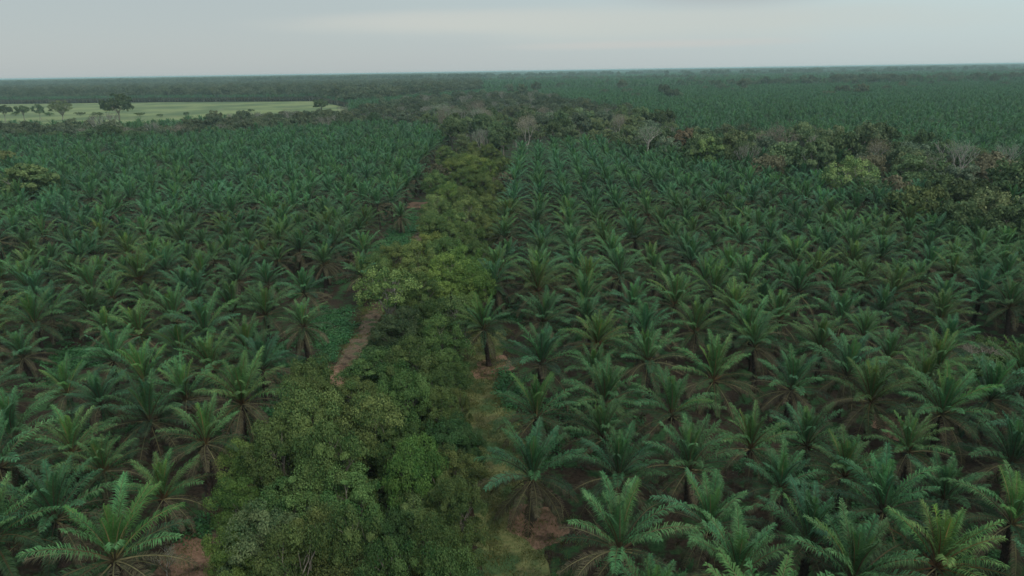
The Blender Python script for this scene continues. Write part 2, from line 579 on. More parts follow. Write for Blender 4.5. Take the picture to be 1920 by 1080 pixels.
def joined_palm(name, seed, FS, nf, yellow, dry, trunk_stubs, color, nvar):
    rr = random.Random(seed)
    V = []; Fc = []; Mi = []; T = []
    mats = [M_FROND, M_OLD, M_YOUNG, M_DEAD, M_RACHIS, M_TRUNKP, M_MATURE]
    mi = {m.name: i for i, m in enumerate(mats)}
    nv = 0
    for ci, v, kind, az_, tl, s in palm_plan(rr, nf, yellow, dry):
        me = FS[(ci, v % nvar, kind)]
        M_ = Matrix.Translation((0, 0, HEART)) @ Matrix.Rotation(az_, 4, 'Z') @ Matrix.Rotation(-tl, 4, 'Y') @ Matrix.Scale(s, 4)
        M_ = np.array(M_)
        co = np.empty(len(me.vertices) * 3); me.vertices.foreach_get('co', co); co = co.reshape(-1, 3)
        V.append(co @ M_[:3, :3].T + M_[:3, 3])
        slots = [mi[m.name] for m in me.materials]
        tn = np.empty(len(me.polygons), dtype=np.float32); me.attributes['tint'].data.foreach_get('value', tn)
        for p_ in me.polygons:
            Fc.append([i + nv for i in p_.vertices]); Mi.append(slots[p_.material_index])
        T.extend(tn.tolist())
        nv += len(co)
    me = palm_trunk_mesh(HEART - .2, seed, trunk_stubs, 6)
    co = np.empty(len(me.vertices) * 3); me.vertices.foreach_get('co', co); V.append(co.reshape(-1, 3))
    for p_ in me.polygons:
        Fc.append([i + nv for i in p_.vertices]); Mi.append(5); T.append(.5)
    m2 = bpy.data.meshes.new(name)
    m2.from_pydata(np.concatenate(V).tolist(), [], Fc)
    for m in mats: m2.materials.append(m)
    m2.polygons.foreach_set('material_index', Mi)
    m2.attributes.new('tint', 'FLOAT', 'FACE').data.foreach_set('value', T)
    ob = bpy.data.objects.new(name, m2); ob.color = color
    return ob


# ------------------------------------------------------------------ palm positions
# crown hearts seen in the photograph (pixel of the photo, kind)
SEEN_R = [(915, 620, 'y'), (1010, 601, ''), (1010, 690, ''), (1105, 600, ''), (1115, 650, ''), (1127, 740, ''), (1006, 780, 'y'),
          (1140, 815, ''), (1182, 568, ''), (1212, 617, ''), (1220, 674, 'o'), (1342, 700, ''), (1262, 777, 'o'), (1300, 612, ''),
          (996, 879, 'd'), (1153, 904, ''), (1294, 871, ''), (1167, 1031, 'g'), (1324, 977, 'd'), (1381, 1085, ''),
          (1411, 836, 'd'), (1522, 820, ''), (1584, 890, ''), (1709, 831, ''), (1787, 920, ''), (1896, 863, 'd'), (1665, 963, ''),
          (1465, 909, ''), (1514, 1017, ''), (1598, 1090, ''), (1752, 1045, 'g'), (1900, 985, 'y'), (1480, 717, 'd'), (1580, 707, 'd'),
          (1735, 717, 'd'), (1635, 760, 'm'), (1540, 642, ''), (1644, 585, ''), (1382, 590, ''), (1665, 672, ''),
          (1765, 597, ''), (1770, 640, ''), (1580, 595, ''), (1615, 625, 'o'), (1432, 572, ''), (1415, 627, 'o'), (952, 480, '')]
SEEN_L = [(572, 620, 'm'), (682, 520, 'd'), (570, 540, 'd'), (507, 527, ''), (445, 527, ''), (430, 580, ''), (457, 647, 'd'),
          (497, 582, ''), (405, 677, ''), (90, 580, ''), (202, 612, ''), (267, 617, ''), (322, 602, ''), (385, 627, ''),
          (207, 682, ''), (275, 712, 'b'), (357, 737, 'b'), (337, 650, 'y'), (447, 757, 'd'), (125, 722, 'y'), (50, 665, ''), (70, 612, 'o'),
          (277, 785, ''), (197, 757, ''), (27, 812, 'd'), (125, 850, ''), (200, 868, ''), (295, 920, 'd'),
          (379, 839, 'd'), (95, 958, ''), (200, 1045, 'y'), (13, 880, ''), (750, 400, 'd'), (-20, 735, ''), (-30, 1010, '')]
ROWS, STEP = 7.8, 9.0
palms = []      # x, y, flavour, side
for lst, side in ((SEEN_R, 'R'), (SEEN_L, 'L')):
    for px, py, fl in lst:
        x, y = G(px, py, HEART)
        palms.append((x, y, fl, side, True))
cell = {}
for p in palms:
    cell.setdefault((int(p[0] // 10), int(p[1] // 10)), []).append(p)


def near_seen(x, y, d):
    i, j = int(x // 10), int(y // 10)
    for a in (-1, 0, 1):
        for b in (-1, 0, 1):
            for p in cell.get((i + a, j + b), ()):
                if math.hypot(p[0] - x, p[1] - y) < d: return True
    return False


CLEAR = [G(752, 450) + (8, 34), G(610, 665) + (7, 14), G(505, 705) + (5, 6), G(150, 672) + (6, 5), G(470, 805) + (5, 6), G(1670, 800) + (4, 4)]
FARPALM = 1500.0
hb = np.array
k = -160
EXTRA_OUT = [poly(r, 7) for r in [
    [(0, 0), (1, 0), (1, 1)]]]
BELTX = [p for p in BELT]
for k in range(-190, 191):
    for j in range(2, int(FARPALM / STEP) + 1):
        jt = 1.7 if k < -3 else (.3 if j < 45 else 1.3)
        x = k * ROWS + rnd.uniform(-jt, jt)
        y = j * STEP + (STEP / 2 if k % 2 else 0) + 1.0 + rnd.uniform(-jt, jt)
        if y < 30 or abs(x) > 0.86 * y + 25 or rnd.random() < .025: continue
        if y < 160 and near_seen(x, y, 6.6): continue
        q = (x, y)
        if y < 420 and inside(q, BELT): continue
        if y < 120 and (dpl(q, TRACK) < 5 or dpl(q, ROAD) < 5 or inside(q, BRUSH)): continue
        if y < 450 and (dpl(q, ROAD) < 6 or any(((x - a) / c_) ** 2 + ((y - b_) / d_) ** 2 < 1 for a, b_, c_, d_ in CLEAR)): continue
        if y > 180 and (inside(q, WOOD) or (inside(q, BAND) and rnd.random() < .7) or inside(q, LINE) or inside(q, FIELD) or inside(q, FAR)): continue
        side = 'L' if (x < -18 if y < 430 else x < -.12 * y) else 'R'
        if y < 110 and side == 'R' and x < -3: continue
        if y < 72 and -3 > x > -24: continue
        palms.append((x, y, '', side, False))


def size_in_photo(p):
    px, py = P(p[0], p[1], HEART)
    vis = -90 < px < 2010 and -60 < py < 1150
    return (0 if vis else 1, math.hypot(p[0], p[1], HC - HEART))


palms.sort(key=size_in_photo)
N_THINGS = 300
N_FULL = 300
vis_palms = palms[:N_THINGS]
rest_palms = palms[N_THINGS:]

ORD = ['', 'first', 'second', 'third', 'fourth', 'fifth', 'sixth', 'seventh', 'eighth', 'ninth', 'tenth', 'eleventh', 'twelfth',
       'thirteenth', 'fourteenth', 'fifteenth', 'sixteenth', 'seventeenth', 'eighteenth', 'nineteenth', 'twentieth']
TENS = {2: 'twenty', 3: 'thirty', 4: 'forty', 5: 'fifty', 6: 'sixty', 7: 'seventy', 8: 'eighty', 9: 'ninety'}


def ordinal(n):
    if n <= 20: return ORD[n]
    t, u = divmod(n, 10)
    if n >= 100: return 'hundred-and-' + ordinal(n - 100) if n > 100 else 'hundredth'
    return TENS[t][:-1] + 'ieth' if u == 0 else TENS[t] + '-' + ORD[u]


FLAV = {'': dict(nf=41, yellow=.03, dry=.8), 'y': dict(nf=36, yellow=.5, dry=.8), 'o': dict(nf=40, yellow=.15, dry=1.2),
        'd': dict(nf=41, yellow=.04, dry=1.5, droop=22), 'm': dict(nf=46, yellow=0, dry=1.1, droop=30),
        'b': dict(nf=36, yellow=.15, dry=1.2), 'g': dict(nf=42, yellow=.03, dry=.7)}
LOOK = {'': 'dark green oil palm', 'y': 'bright yellowish oil palm', 'o': 'pale olive oil palm', 'd': 'brown skirted oil palm',
        'm': 'long skirted oil palm', 'b': 'pale tipped oil palm', 'g': 'full dark oil palm'}

rows = {}
for i, p in enumerate(vis_palms):
    r_ = int(round(p[0] / ROWS))
    rows.setdefault((p[3], r_), []).append(i)
rowlabel = {}
rk = {}
for side in 'RL':
    ks = sorted([r_ for (s_, r_) in rows if s_ == side], reverse=(side == 'L'))
    for n, r_ in enumerate(ks):
        ids = sorted(rows[(side, r_)], key=lambda i: vis_palms[i][1])
        for m_, i in enumerate(ids):
            rk[i] = (n + 1, m_ + 1)

for i, (x, y, fl, side, seen) in enumerate(vis_palms):
    rr = random.Random(1000 + i)
    if not seen:
        fl = rr.choice(['', '', '', '', '', 'd', 'o', 'g', 'd', 'y'] if y < 140 else ['', '', '', 'd', 'o', 'g'])
    h = rr.uniform(.78, 1.08)
    root = bpy.data.objects.new('oil_palm', None)
    COL.objects.link(root)
    sc_ = rr.choice((rr.uniform(.9, 1.1), rr.uniform(.9, 1.1), rr.uniform(.72, .9))) * (1.06 if fl in ('g', 'm') else 1.0)
    root.location = (x, y, 0)
    root.rotation_euler = (R(rr.uniform(-6, 6)), R(rr.uniform(-6, 6)), rr.uniform(0, 6.28))
    row, pos = rk[i]
    where = 'row right of the grassy track' if side == 'R' else 'row left of the dirt road'
    look = LOOK[fl]
    lb = '%s, %s from the front in the %s %s' % (look, ordinal(pos), ordinal(row), where)
    if len(lb.replace('-', ' ').split()) > 16:
        lb = '%s, %s from front in %s %s' % (look, ordinal(pos), ordinal(row), where.replace('the ', ''))
    tag(root, lb, 'palm tree', 'oil palms standing in plantation rows')
    g_ = rr.uniform(.68, 1.15)  # nearest palms darkened in colour, imitating a cloud's shade over them
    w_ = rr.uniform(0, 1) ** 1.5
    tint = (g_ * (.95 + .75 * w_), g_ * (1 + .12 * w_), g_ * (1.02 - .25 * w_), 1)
    if fl in ('o', 'y', 'b'):
        tint = (g_ * 1.25, g_ * 1.12, g_ * .95, 1)
    link('trunk', rr.choice(TR0), root, scl=(1, 1, h))
    cfg = dict(FLAV[fl])
    cfg['nf'] = max(24, cfg['nf'] + rr.randrange(-6, 3))
    for ci, v, kind, az_, tl, s in palm_plan(rr, **cfg):
        if fl == 'b' and ci < 4 and rr.random() < .35:
            kind = 'dead' if False else 'young'
        s *= sc_
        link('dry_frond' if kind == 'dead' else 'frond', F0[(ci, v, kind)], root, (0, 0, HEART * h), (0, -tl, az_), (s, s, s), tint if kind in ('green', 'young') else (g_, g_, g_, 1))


# ------------------------------------------------------------------ geometry-node scatterer for the masses
def scatter(name, pts, protos, label, kind='stuff'):
    """pts: list of (x, y, z, rx, ry, rz, sx, sy, sz, proto index)"""
    col_ = bpy.data.collections.new(name + '_kinds')
    for i, o_ in enumerate(protos):
        o_.name = '%s_kind_%03d' % (name, i)
        col_.objects.link(o_)
    A = np.array(pts, dtype=np.float32)
    me = bpy.data.meshes.new(name)
    me.vertices.add(len(A)); me.vertices.foreach_set('co', A[:, :3].ravel())
    me.attributes.new('rot', 'FLOAT_VECTOR', 'POINT').data.foreach_set('vector', A[:, 3:6].ravel())
    me.attributes.new('scl', 'FLOAT_VECTOR', 'POINT').data.foreach_set('vector', A[:, 6:9].ravel())
    me.attributes.new('kind_index', 'INT', 'POINT').data.foreach_set('value', A[:, 9].astype(np.int32))
    me.update()
    ob = link(name, me)
    t = bpy.data.node_groups.new(name, 'GeometryNodeTree')
    t.interface.new_socket('Geometry', in_out='INPUT', socket_type='NodeSocketGeometry')
    t.interface.new_socket('Geometry', in_out='OUTPUT', socket_type='NodeSocketGeometry')
    b = NB(t)
    gi = b.n('NodeGroupInput'); go = b.n('NodeGroupOutput')
    m2p = b.n('GeometryNodeMeshToPoints', inp={0: gi.outputs[0]})
    ci_ = b.n('GeometryNodeCollectionInfo')
    ci_.inputs['Collection'].default_value = col_
    ci_.inputs['Separate Children'].default_value = True
    ci_.inputs['Reset Children'].default_value = True
    def attr(n_, ty):
        a = b.n('GeometryNodeInputNamedAttribute', data_type=ty)
        a.inputs['Name'].default_value = n_
        return a.outputs['Attribute']
    iop = b.n('GeometryNodeInstanceOnPoints')
    iop.inputs['Pick Instance'].default_value = True
    t.links.new(m2p.outputs[0], iop.inputs['Points'])
    t.links.new(ci_.outputs[0], iop.inputs['Instance'])
    t.links.new(attr('kind_index', 'INT'), iop.inputs['Instance Index'])
    e2r = b.n('FunctionNodeEulerToRotation')
    t.links.new(attr('rot', 'FLOAT_VECTOR'), e2r.inputs[0])
    t.links.new(e2r.outputs[0], iop.inputs['Rotation'])
    t.links.new(attr('scl', 'FLOAT_VECTOR'), iop.inputs['Scale'])
    t.links.new(iop.outputs[0], go.inputs[0])
    md = ob.modifiers.new('scatter', 'NODES'); md.node_group = t
    tag(ob, label, kind=kind)
    return ob


def flat(ob_or_mesh, color):
    ob = bpy.data.objects.new('x', ob_or_mesh); ob.color = color
    return ob


F1 = frond_set(1, 2)
F2 = frond_set(2, 1)
mid = []
for s in range(8):
    g_ = (.95, 1.25, 1.5, 1.1, 1.35, 1.2, 1.4, 1.0)[s]  # mid-distance palms tinted lighter to make up for the thin haze
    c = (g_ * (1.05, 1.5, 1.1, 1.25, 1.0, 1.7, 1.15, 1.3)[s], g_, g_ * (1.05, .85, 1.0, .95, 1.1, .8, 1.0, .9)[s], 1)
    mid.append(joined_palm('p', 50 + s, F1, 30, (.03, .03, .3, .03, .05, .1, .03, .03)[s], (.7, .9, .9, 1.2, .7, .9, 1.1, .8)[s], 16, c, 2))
far = []
for s in range(6):
    g_ = (1.05, 1.25, 1.4, 1.6, 1.75, 1.95)[s]  # far palms brighter still: haze painted into their colour
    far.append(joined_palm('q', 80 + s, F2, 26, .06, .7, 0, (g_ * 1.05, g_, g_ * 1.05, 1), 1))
pts = []
for x, y, fl, side, seen in rest_palms:
    s = rnd.uniform(.95, 1.14)
    d = math.hypot(x, y)
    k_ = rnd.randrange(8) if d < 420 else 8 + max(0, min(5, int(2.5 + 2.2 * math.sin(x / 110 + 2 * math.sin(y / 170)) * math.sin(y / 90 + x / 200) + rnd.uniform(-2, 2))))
    pts.append((x, y, 0, R(rnd.uniform(-4, 4)), R(rnd.uniform(-4, 4)), rnd.uniform(0, 6.28), s, s, s * rnd.uniform(.92, 1.12), k_))
# beyond, one broad clump stands for a few palms
far_pts = []
y = FARPALM
while y < 9000:
    st = 20 * (1 + (y - FARPALM) / 1800)
    x = -(0.86 * y + 30)
    while x < 0.86 * y + 30:
        q = (x + rnd.uniform(-.4, .4) * st, y + rnd.uniform(-.4, .4) * st)
        if not (inside(q, FAR) or inside(q, FIELD) or (q[0] < -.15 * q[1] and q[1] < 3500)):
            s = st / 10.5
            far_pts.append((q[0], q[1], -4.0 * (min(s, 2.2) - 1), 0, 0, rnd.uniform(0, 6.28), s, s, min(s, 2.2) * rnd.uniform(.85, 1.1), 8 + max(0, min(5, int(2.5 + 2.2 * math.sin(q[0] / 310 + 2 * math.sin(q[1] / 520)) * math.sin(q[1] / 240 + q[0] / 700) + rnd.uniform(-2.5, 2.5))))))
        x += st
    y += st
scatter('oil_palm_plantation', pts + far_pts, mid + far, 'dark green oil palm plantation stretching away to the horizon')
print('palms', len(palms), 'far', len(far_pts))


# ------------------------------------------------------------------ broadleaf trees
def crown(name, seed, Rr, Hh, zc, nc, nl, leaf, mat, low=-.25, irregular=.25, inner=.25, gap=0.0):
    """crown of leaf-sized faces gathered in clumps; returns mesh and clump centres"""
    g = np.random.default_rng(seed)
    C = []; rc = []
    ph = g.uniform(0, 6.28, 3)
    while len(C) < nc:
        d = g.normal(size=3); d /= np.linalg.norm(d)
        if d[2] < low: continue
        a = math.atan2(d[1], d[0])
        lump = 1 + irregular * (math.sin(2 * a + ph[0]) * .5 + math.sin(3 * a + ph[1]) * .5 + g.uniform(-.4, .4))
        r_ = g.uniform(.72, .95) if g.random() > inner else g.uniform(.25, .7)
        c = d * np.array([Rr * lump, Rr * lump, Hh / 2 * (1 + irregular * g.uniform(-.5, .3))]) * r_
        c[2] += zc
        C.append(c); rc.append(Rr * (g.uniform(.10, .20) if g.random() < .35 else g.uniform(.18, .32)))
    C = np.array(C); rc = np.array(rc)
    n = nc * nl
    ci = np.repeat(np.arange(nc), nl)
    D = g.normal(size=(n, 3)); D[:, 2] = np.abs(D[:, 2]) * 1.0 - .35
    out_ = (C[ci] - np.array([0, 0, zc - Hh * .2]))
    out_ /= np.linalg.norm(out_, axis=1)[:, None] + 1e-6
    D /= np.linalg.norm(D, axis=1)[:, None]
    D = D + out_ * .45
    D /= np.linalg.norm(D, axis=1)[:, None]
    pos = C[ci] + D * (rc[ci] * (g.uniform(.45, 1.0, n) ** .6 + .35 * g.random(n) ** 4))[:, None] * np.array([1, 1, .8])
    pos = C[ci] + (pos - C[ci]) * g.uniform(.6, 1.45, (nc, 3))[ci]
    N = D + g.normal(size=(n, 3)) * .55
    N[:, 2] += .25
    N /= np.linalg.norm(N, axis=1)[:, None]
    U = np.cross(N, g.normal(size=(n, 3))); U /= np.linalg.norm(U, axis=1)[:, None]
    Vv = np.cross(N, U)
    l = leaf * g.uniform(.6, 1.25, n)[:, None]
    Q = np.stack([pos - U * l * .55, pos - Vv * l * .36, pos + U * l * .55, pos + Vv * l * .36], axis=1)
    t = np.clip(g.uniform(0, 1, nc)[ci] * .75 + g.uniform(-.3, .55, n), 0, 1)
    if gap:
        keep = g.random(n) > gap
        Q = Q[keep]; t = t[keep]
    return quads_mesh(name, Q, t, [mat]), C, rc


def limbs(name, C, trunk_h, r0, mat, seed, nlimb=8, sides=6, lean=.4, reach=.85):
    rr = random.Random(seed)
    m_ = MB()
    top = Vector((rr.uniform(-lean, lean), rr.uniform(-lean, lean), trunk_h))
    m_.tube([(0, 0, -.1), (top.x * .2, top.y * .1, trunk_h * .35), tuple(top)], [r0 * 1.35, r0, r0 * .8], sides + 2)
    idx = list(range(len(C))); rr.shuffle(idx)
    for i in idx[:nlimb]:
        c = Vector(C[i]); c = top + (c - top) * reach
        if c.z < trunk_h * .8: continue
        m1 = top.lerp(c, .4) + Vector((rr.uniform(-.5, .5), rr.uniform(-.5, .5), .35))
        m2 = top.lerp(c, .75) + Vector((rr.uniform(-.4, .4), rr.uniform(-.4, .4), .25))
        m_.tube([tuple(top - Vector((0, 0, .3))), tuple(m1), tuple(m2), tuple(c)], [r0 * .62, r0 * .42, r0 * .26, r0 * .1], sides - 1)
        for q in range(2):
            e = m1.lerp(c, rr.uniform(.2, .6))
            f = e + Vector((rr.uniform(-1.4, 1.4), rr.uniform(-1.4, 1.4), rr.uniform(.6, 1.8)))
            m_.tube([tuple(e), tuple(e.lerp(f, .5) + Vector((0, 0, .15))), tuple(f)], [r0 * .25, r0 * .16, r0 * .05], 4)
    return m_.build(name, [mat], True)


def bare(name, seed, h, spread, mat, depth=5):
    rr = random.Random(seed)
    m_ = MB(); tips = []
    def br(p, d, l, r_, k):
        d2 = (d + Vector((rr.uniform(-.2, .2), rr.uniform(-.2, .2), rr.uniform(-.02, .14)))).normalized()
        m = p + d * l * .5; e = m + d2 * l * .5
        m_.tube([tuple(p), tuple(m), tuple(e)], [r_, r_ * .82, r_ * .62], 6 if k > 3 else 4 if k > 1 else 3)
        tips.append(e)
        if k == 0: return
        n = 2 if rr.random() < .45 else 3
        a0 = rr.uniform(0, 6.28)
        for i in range(n):
            a = a0 + i * 6.28 / n + rr.uniform(-.5, .5)
            sd_ = Vector((math.cos(a), math.sin(a), 0)) * spread * rr.uniform(.6, 1.2)
            br(e, (d2 + sd_ + Vector((0, 0, .12))).normalized(), l * rr.uniform(.62, .85), r_ * .68, k - 1)
    br(Vector((0, 0, -.1)), Vector((rr.uniform(-.08, .08), rr.uniform(-.08, .08), 1)), h * .30, h * .024, depth)
    return m_.build(name, [mat], True), tips


def tips_crown(name, seed, tips, n, leaf, mat, spread=.7):
    g = np.random.default_rng(seed)
    T = np.array([tuple(t) for t in tips])
    T = T[T[:, 2] > T[:, 2].max() * .5]
    pos = T[g.integers(0, len(T), n)] + g.normal(size=(n, 3)) * spread
    N = g.normal(size=(n, 3)); N[:, 2] += .6; N /= np.linalg.norm(N, axis=1)[:, None]
    U = np.cross(N, g.normal(size=(n, 3))); U /= np.linalg.norm(U, axis=1)[:, None]
    Vv = np.cross(N, U); l = leaf * g.uniform(.6, 1.25, n)[:, None]
    Q = np.stack([pos - U * l * .55, pos - Vv * l * .36, pos + U * l * .55, pos + Vv * l * .36], axis=1)
    return quads_mesh(name, Q, g.uniform(0, 1, n), [mat])


# near kinds: (crown mesh, trunk mesh); each about 10 m wide and 10-12 m tall at scale 1
NEAR = []
for s in range(6):
    cm, C, rc = crown('crown', 100 + s, 5.2, 7.5 + (s % 3), 6.0, 84, 430, .225, M_LEAF, low=-.75, irregular=(.34, .45, .28)[s % 3], inner=.3, gap=.02)
    NEAR.append((cm, limbs('trunk', C, 3.4, .24, M_BARK, s, 26, 5, .4, 1.06)))
AIRY = []       # lighter crowns with limbs showing
for s in range(3):
    cm, C, rc = crown('crown', 200 + s, 4.8, 6.6, 6.8, 70, 140, .28, M_LEAF, low=-.5, irregular=.25, inner=.15, gap=.1)
    AIRY.append((cm, limbs('trunk', C, 3.6, .22, M_PALE, 20 + s, 26, 6, .5, .97)))
FARK = []       # simpler crowns for the woods some hundred metres off
for s in range(6):
    cm, C, rc = crown('crown', 300 + s, 5.4, 7.0 - (s % 3), 6.6, 42, 110, .6, M_FARLEAF, low=-.55, irregular=.28, inner=.25)
    FARK.append((cm, limbs('trunk', C, 3.8, .26, (M_BARK, M_PALE)[s % 2], 40 + s, 8, 5)))
BARE = []
for s in range(4):
    bm_, tips = bare('trunk', 400 + s, 11.5, .62 + .08 * s, M_PALE if s != 3 else M_BARK, 5)
    BARE.append((tips_crown('crown', 410 + s, tips, (900, 1600, 1200, 1800)[s], .26, (M_FARLEAF if s % 2 == 0 else M_DRY), .6), bm_))
DRYK = []
for s in range(2):
    cm, C, rc = crown('crown', 500 + s, 5.0, 5.5, 6.2, 40, 55, .7, M_DRY, low=-.3, irregular=.3, inner=.2, gap=.15)
    DRYK.append((cm, limbs('trunk', C, 3.6, .24, M_PALE, 60 + s, 14, 5)))

SHRUBS = []
for s in range(2):
    cm, C, rc = crown('crown', 600 + s, 2.6, 3.6, 1.5, 34, 120, .26, M_LEAF, low=-.4, irregular=.3)
    SHRUBS.append((cm, limbs('trunk', C, .7, .10, M_BARK, 70 + s, 10, 4, .1, .95)))

TINT = {'olive': (1.0, 1.06, .88, 1), 'bright green': (.85, 1.12, .7, 1), 'yellow-green': (1.2, 1.25, .85, 1), 'dark green': (.75, .92, .72, 1),
        'mid green': (.85, 1.0, .8, 1), 'grey-green': (.95, 1.0, 1.15, 1), 'blue-green': (.55, .9, .8, 1), 'pale green': (1.15, 1.25, 1.15, 1),
        'brown': (.72, .84, .76, 1), 'reddish brown': (.88, .84, .76, 1), 'grey': (1.3, 1.45, 1.6, 1)}
n_trees = 0


def tree(px, py, rpx, kinds, tint, label, name='broadleaf_tree', cat='tree', group=None, zc=6.4, tall=1.0, xy=None, base_r=5.2, seed=None, gain=1.0):
    """a tree whose crown centre is seen at (px, py) with a crown rpx pixels in radius"""
    global n_trees
    n_trees += 1
    rr = random.Random(n_trees * 31 + 5 if seed is None else seed)
    zz = zc * tall
    for _ in range(3):
        x, y = G(px, py, zz) if xy is None else xy
        dist = math.sqrt(x * x + y * y + (HC - zz) ** 2)
        s = rpx * dist / FPX / (5.9 if kinds is NEAR else base_r) if rpx else rr.uniform(.9, 1.5)
        zz = zc * tall * (.45 + .55 * s)
    kd = rr.choice(kinds)
    root = bpy.data.objects.new(name, None); COL.objects.link(root)
    root.location = (x, y, 0); root.rotation_euler = (0, 0, rr.uniform(0, 6.28))
    sz = tall * (.45 + .55 * s)
    root.scale = (s, s, sz)
    c = TINT[tint]; g_ = rr.uniform(.85, 1.15) * (gain if tint != 'dark green' else 1)
    link('crown', kd[0], root, color=(c[0] * g_, c[1] * g_, c[2] * g_, 1))
    link('trunk', kd[1], root)
    tag(root, label, cat, group)
    return root


BELT_T = [  # px, py, radius px, kind, tint, extra look
    (729, 552, 50, 'A', 'mid green', 'round thin-crowned tree showing pale limbs'), (847, 600, 42, 'A', 'pale green', 'flat-topped pale tree forking on a white trunk'),
    (842, 530, 48, 'N', 'bright green', ''), (885, 532, 42, 'N', 'bright green', ''), (752, 628, 52, 'N', 'grey-green', ''),
    (832, 654, 48, 'N', 'dark green', ''), (702, 708, 66, 'N', 'mid green', ''), (766, 692, 52, 'N', 'olive', ''),
    (845, 716, 38, 'N', 'dark green', ''), (584, 731, 50, 'N', 'olive', ''), (681, 744, 50, 'N', 'mid green', ''), (754, 752, 52, 'N', 'dark green', ''),
    (568, 803, 66, 'N', 'olive', ''), (702, 800, 62, 'N', 'olive', ''), (455, 866, 44, 'N', 'yellow-green', ''),
    (636, 828, 60, 'N', 'olive', ''), (530, 868, 58, 'N', 'mid green', ''), (622, 889, 66, 'N', 'mid green', ''), (735, 836, 46, 'N', 'dark green', ''),
    (568, 955, 74, 'N', 'mid green', ''), (446, 948, 44, 'N', 'bright green', ''), (659, 962, 62, 'N', 'mid green', ''),
    (500, 1018, 66, 'N', 'grey-green', ''), (590, 1035, 62, 'N', 'olive', ''), (664, 1048, 60, 'N', 'olive', ''), (726, 1030, 52, 'N', 'blue-green', ''),
    (436, 1040, 44, 'N', 'bright green', ''), (783, 884, 58, 'N', 'bright green', ''), (850, 886, 52, 'N', 'olive', ''), (786, 956, 56, 'N', 'pale green', ''),
    (852, 956, 50, 'N', 'olive', ''), (842, 820, 46, 'N', 'blue-green', ''), (884, 838, 26, 'N', 'blue-green', ''), (826, 778, 42, 'N', 'dark green', ''),
    (862, 776, 20, 'N', 'olive', ''), (810, 736, 42, 'N', 'mid green', ''), (800, 1030, 56, 'N', 'mid green', ''), (850, 1032, 44, 'N', 'dark green', ''),
    (540, 1110, 70, 'N', 'mid green', ''), (640, 1120, 70, 'N', 'olive', ''), (740, 1110, 62, 'N', 'mid green', ''), (830, 1110, 56, 'N', 'mid green', ''), (450, 1125, 60, 'N', 'bright green', ''),
    (700, 508, 34, 'N', 'olive', ''), (733, 488, 36, 'N', 'olive', ''), (787, 503, 42, 'N', 'mid green', ''), (807, 466, 34, 'N', 'yellow-green', ''), (838, 478, 38, 'N', 'mid green', ''),
    (877, 503, 34, 'N', 'bright green', ''), (905, 520, 30, 'N', 'bright green', ''), (790, 560, 42, 'N', 'dark green', ''), (872, 592, 28, 'N', 'dark green', ''), (800, 610, 46, 'N', 'mid green', ''), (716, 650, 30, 'N', 'grey-green', ''),
    (813, 422, 32, 'N', 'olive', ''), (845, 372, 30, 'N', 'yellow-green', ''), (820, 398, 26, 'N', 'pale green', ''), (877, 384, 28, 'N', 'olive', ''),
    (877, 402, 30, 'A', 'olive', 'thin-crowned tree with a tall white trunk'), (905, 400, 26, 'N', 'olive', ''),
    (910, 428, 26, 'N', 'olive', ''), (853, 428, 30, 'N', 'olive', ''), (885, 452, 28, 'N', 'dark green', ''), (893, 480, 26, 'N', 'olive', ''), 
    (820, 346, 26, 'N', 'olive', ''), (820, 326, 22, 'D', 'brown', ''), (862, 345, 26, 'N', 'dark green', ''), (880, 312, 28, 'N', 'yellow-green', ''), (850, 314, 22, 'N', 'yellow-green', ''), (908, 316, 22, 'N', 'yellow-green', ''),
    (900, 345, 24, 'N', 'dark green', ''), (945, 340, 20, 'D', 'brown', ''), (930, 365, 22, 'N', 'olive', ''), (838, 294, 18, 'N', 'olive', ''), (893, 288, 20, 'N', 'olive', ''),
    (920, 290, 18, 'N', 'mid green', ''), (945, 312, 18, 'N', 'mid green', ''), (868, 270, 16, 'N', 'grey-green', ''), (900, 266, 17, 'B', 'grey', ''), (935, 268, 16, 'N', 'olive', ''),
]
KINDS = {'N': NEAR, 'A': AIRY, 'D': DRYK, 'B': BARE}
SHAPE = {'N': 'leafy tree', 'A': 'thin-crowned tree', 'D': 'withered tree', 'B': 'bare tree'}
order = sorted(range(len(BELT_T)), key=lambda i: -BELT_T[i][1])
cnt = {}
for i in order:
    px, py, rp, kd, tn, look = BELT_T[i]
    X = G(px, py, 6.4)
    lo = G(360 + (1000 - 360) * (1080 - py) / 949, py, 6.4)[0]
    f = (px - (405 + (840 - 405) * max(0, min(1, (1080 - py) / 780)))) / max(1, (890 + (960 - 890) * max(0, min(1, (1080 - py) / 780))) - (405 + (840 - 405) * max(0, min(1, (1080 - py) / 780))))
    sd_ = 'left edge' if f < .33 else 'middle' if f < .67 else 'right edge'
    cnt[sd_] = cnt.get(sd_, 0) + 1
    lb = '%s, %s from the bottom along %s of the central belt' % ((look or tn + ' ' + SHAPE[kd]), ordinal(cnt[sd_]), sd_)
    if len(lb.replace('-', ' ').split()) > 16:
        lb = look + ' in the central tree belt'
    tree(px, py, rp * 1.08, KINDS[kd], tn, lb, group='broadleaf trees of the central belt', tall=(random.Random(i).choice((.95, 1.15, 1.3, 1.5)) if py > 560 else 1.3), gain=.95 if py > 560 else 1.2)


def fill_region(pg, n, spacing, seed):
    g = random.Random(seed)
    xs = [p[0] for p in pg]; ys = [p[1] for p in pg]
    got = []
    for _ in range(n * 60):
        q = (g.uniform(min(xs), max(xs)), g.uniform(min(ys), max(ys)))
        if not inside(q, pg): continue
        if any(math.hypot(q[0] - a[0], q[1] - a[1]) < spacing for a in got): continue
        got.append(q)
        if len(got) >= n: break
    return got


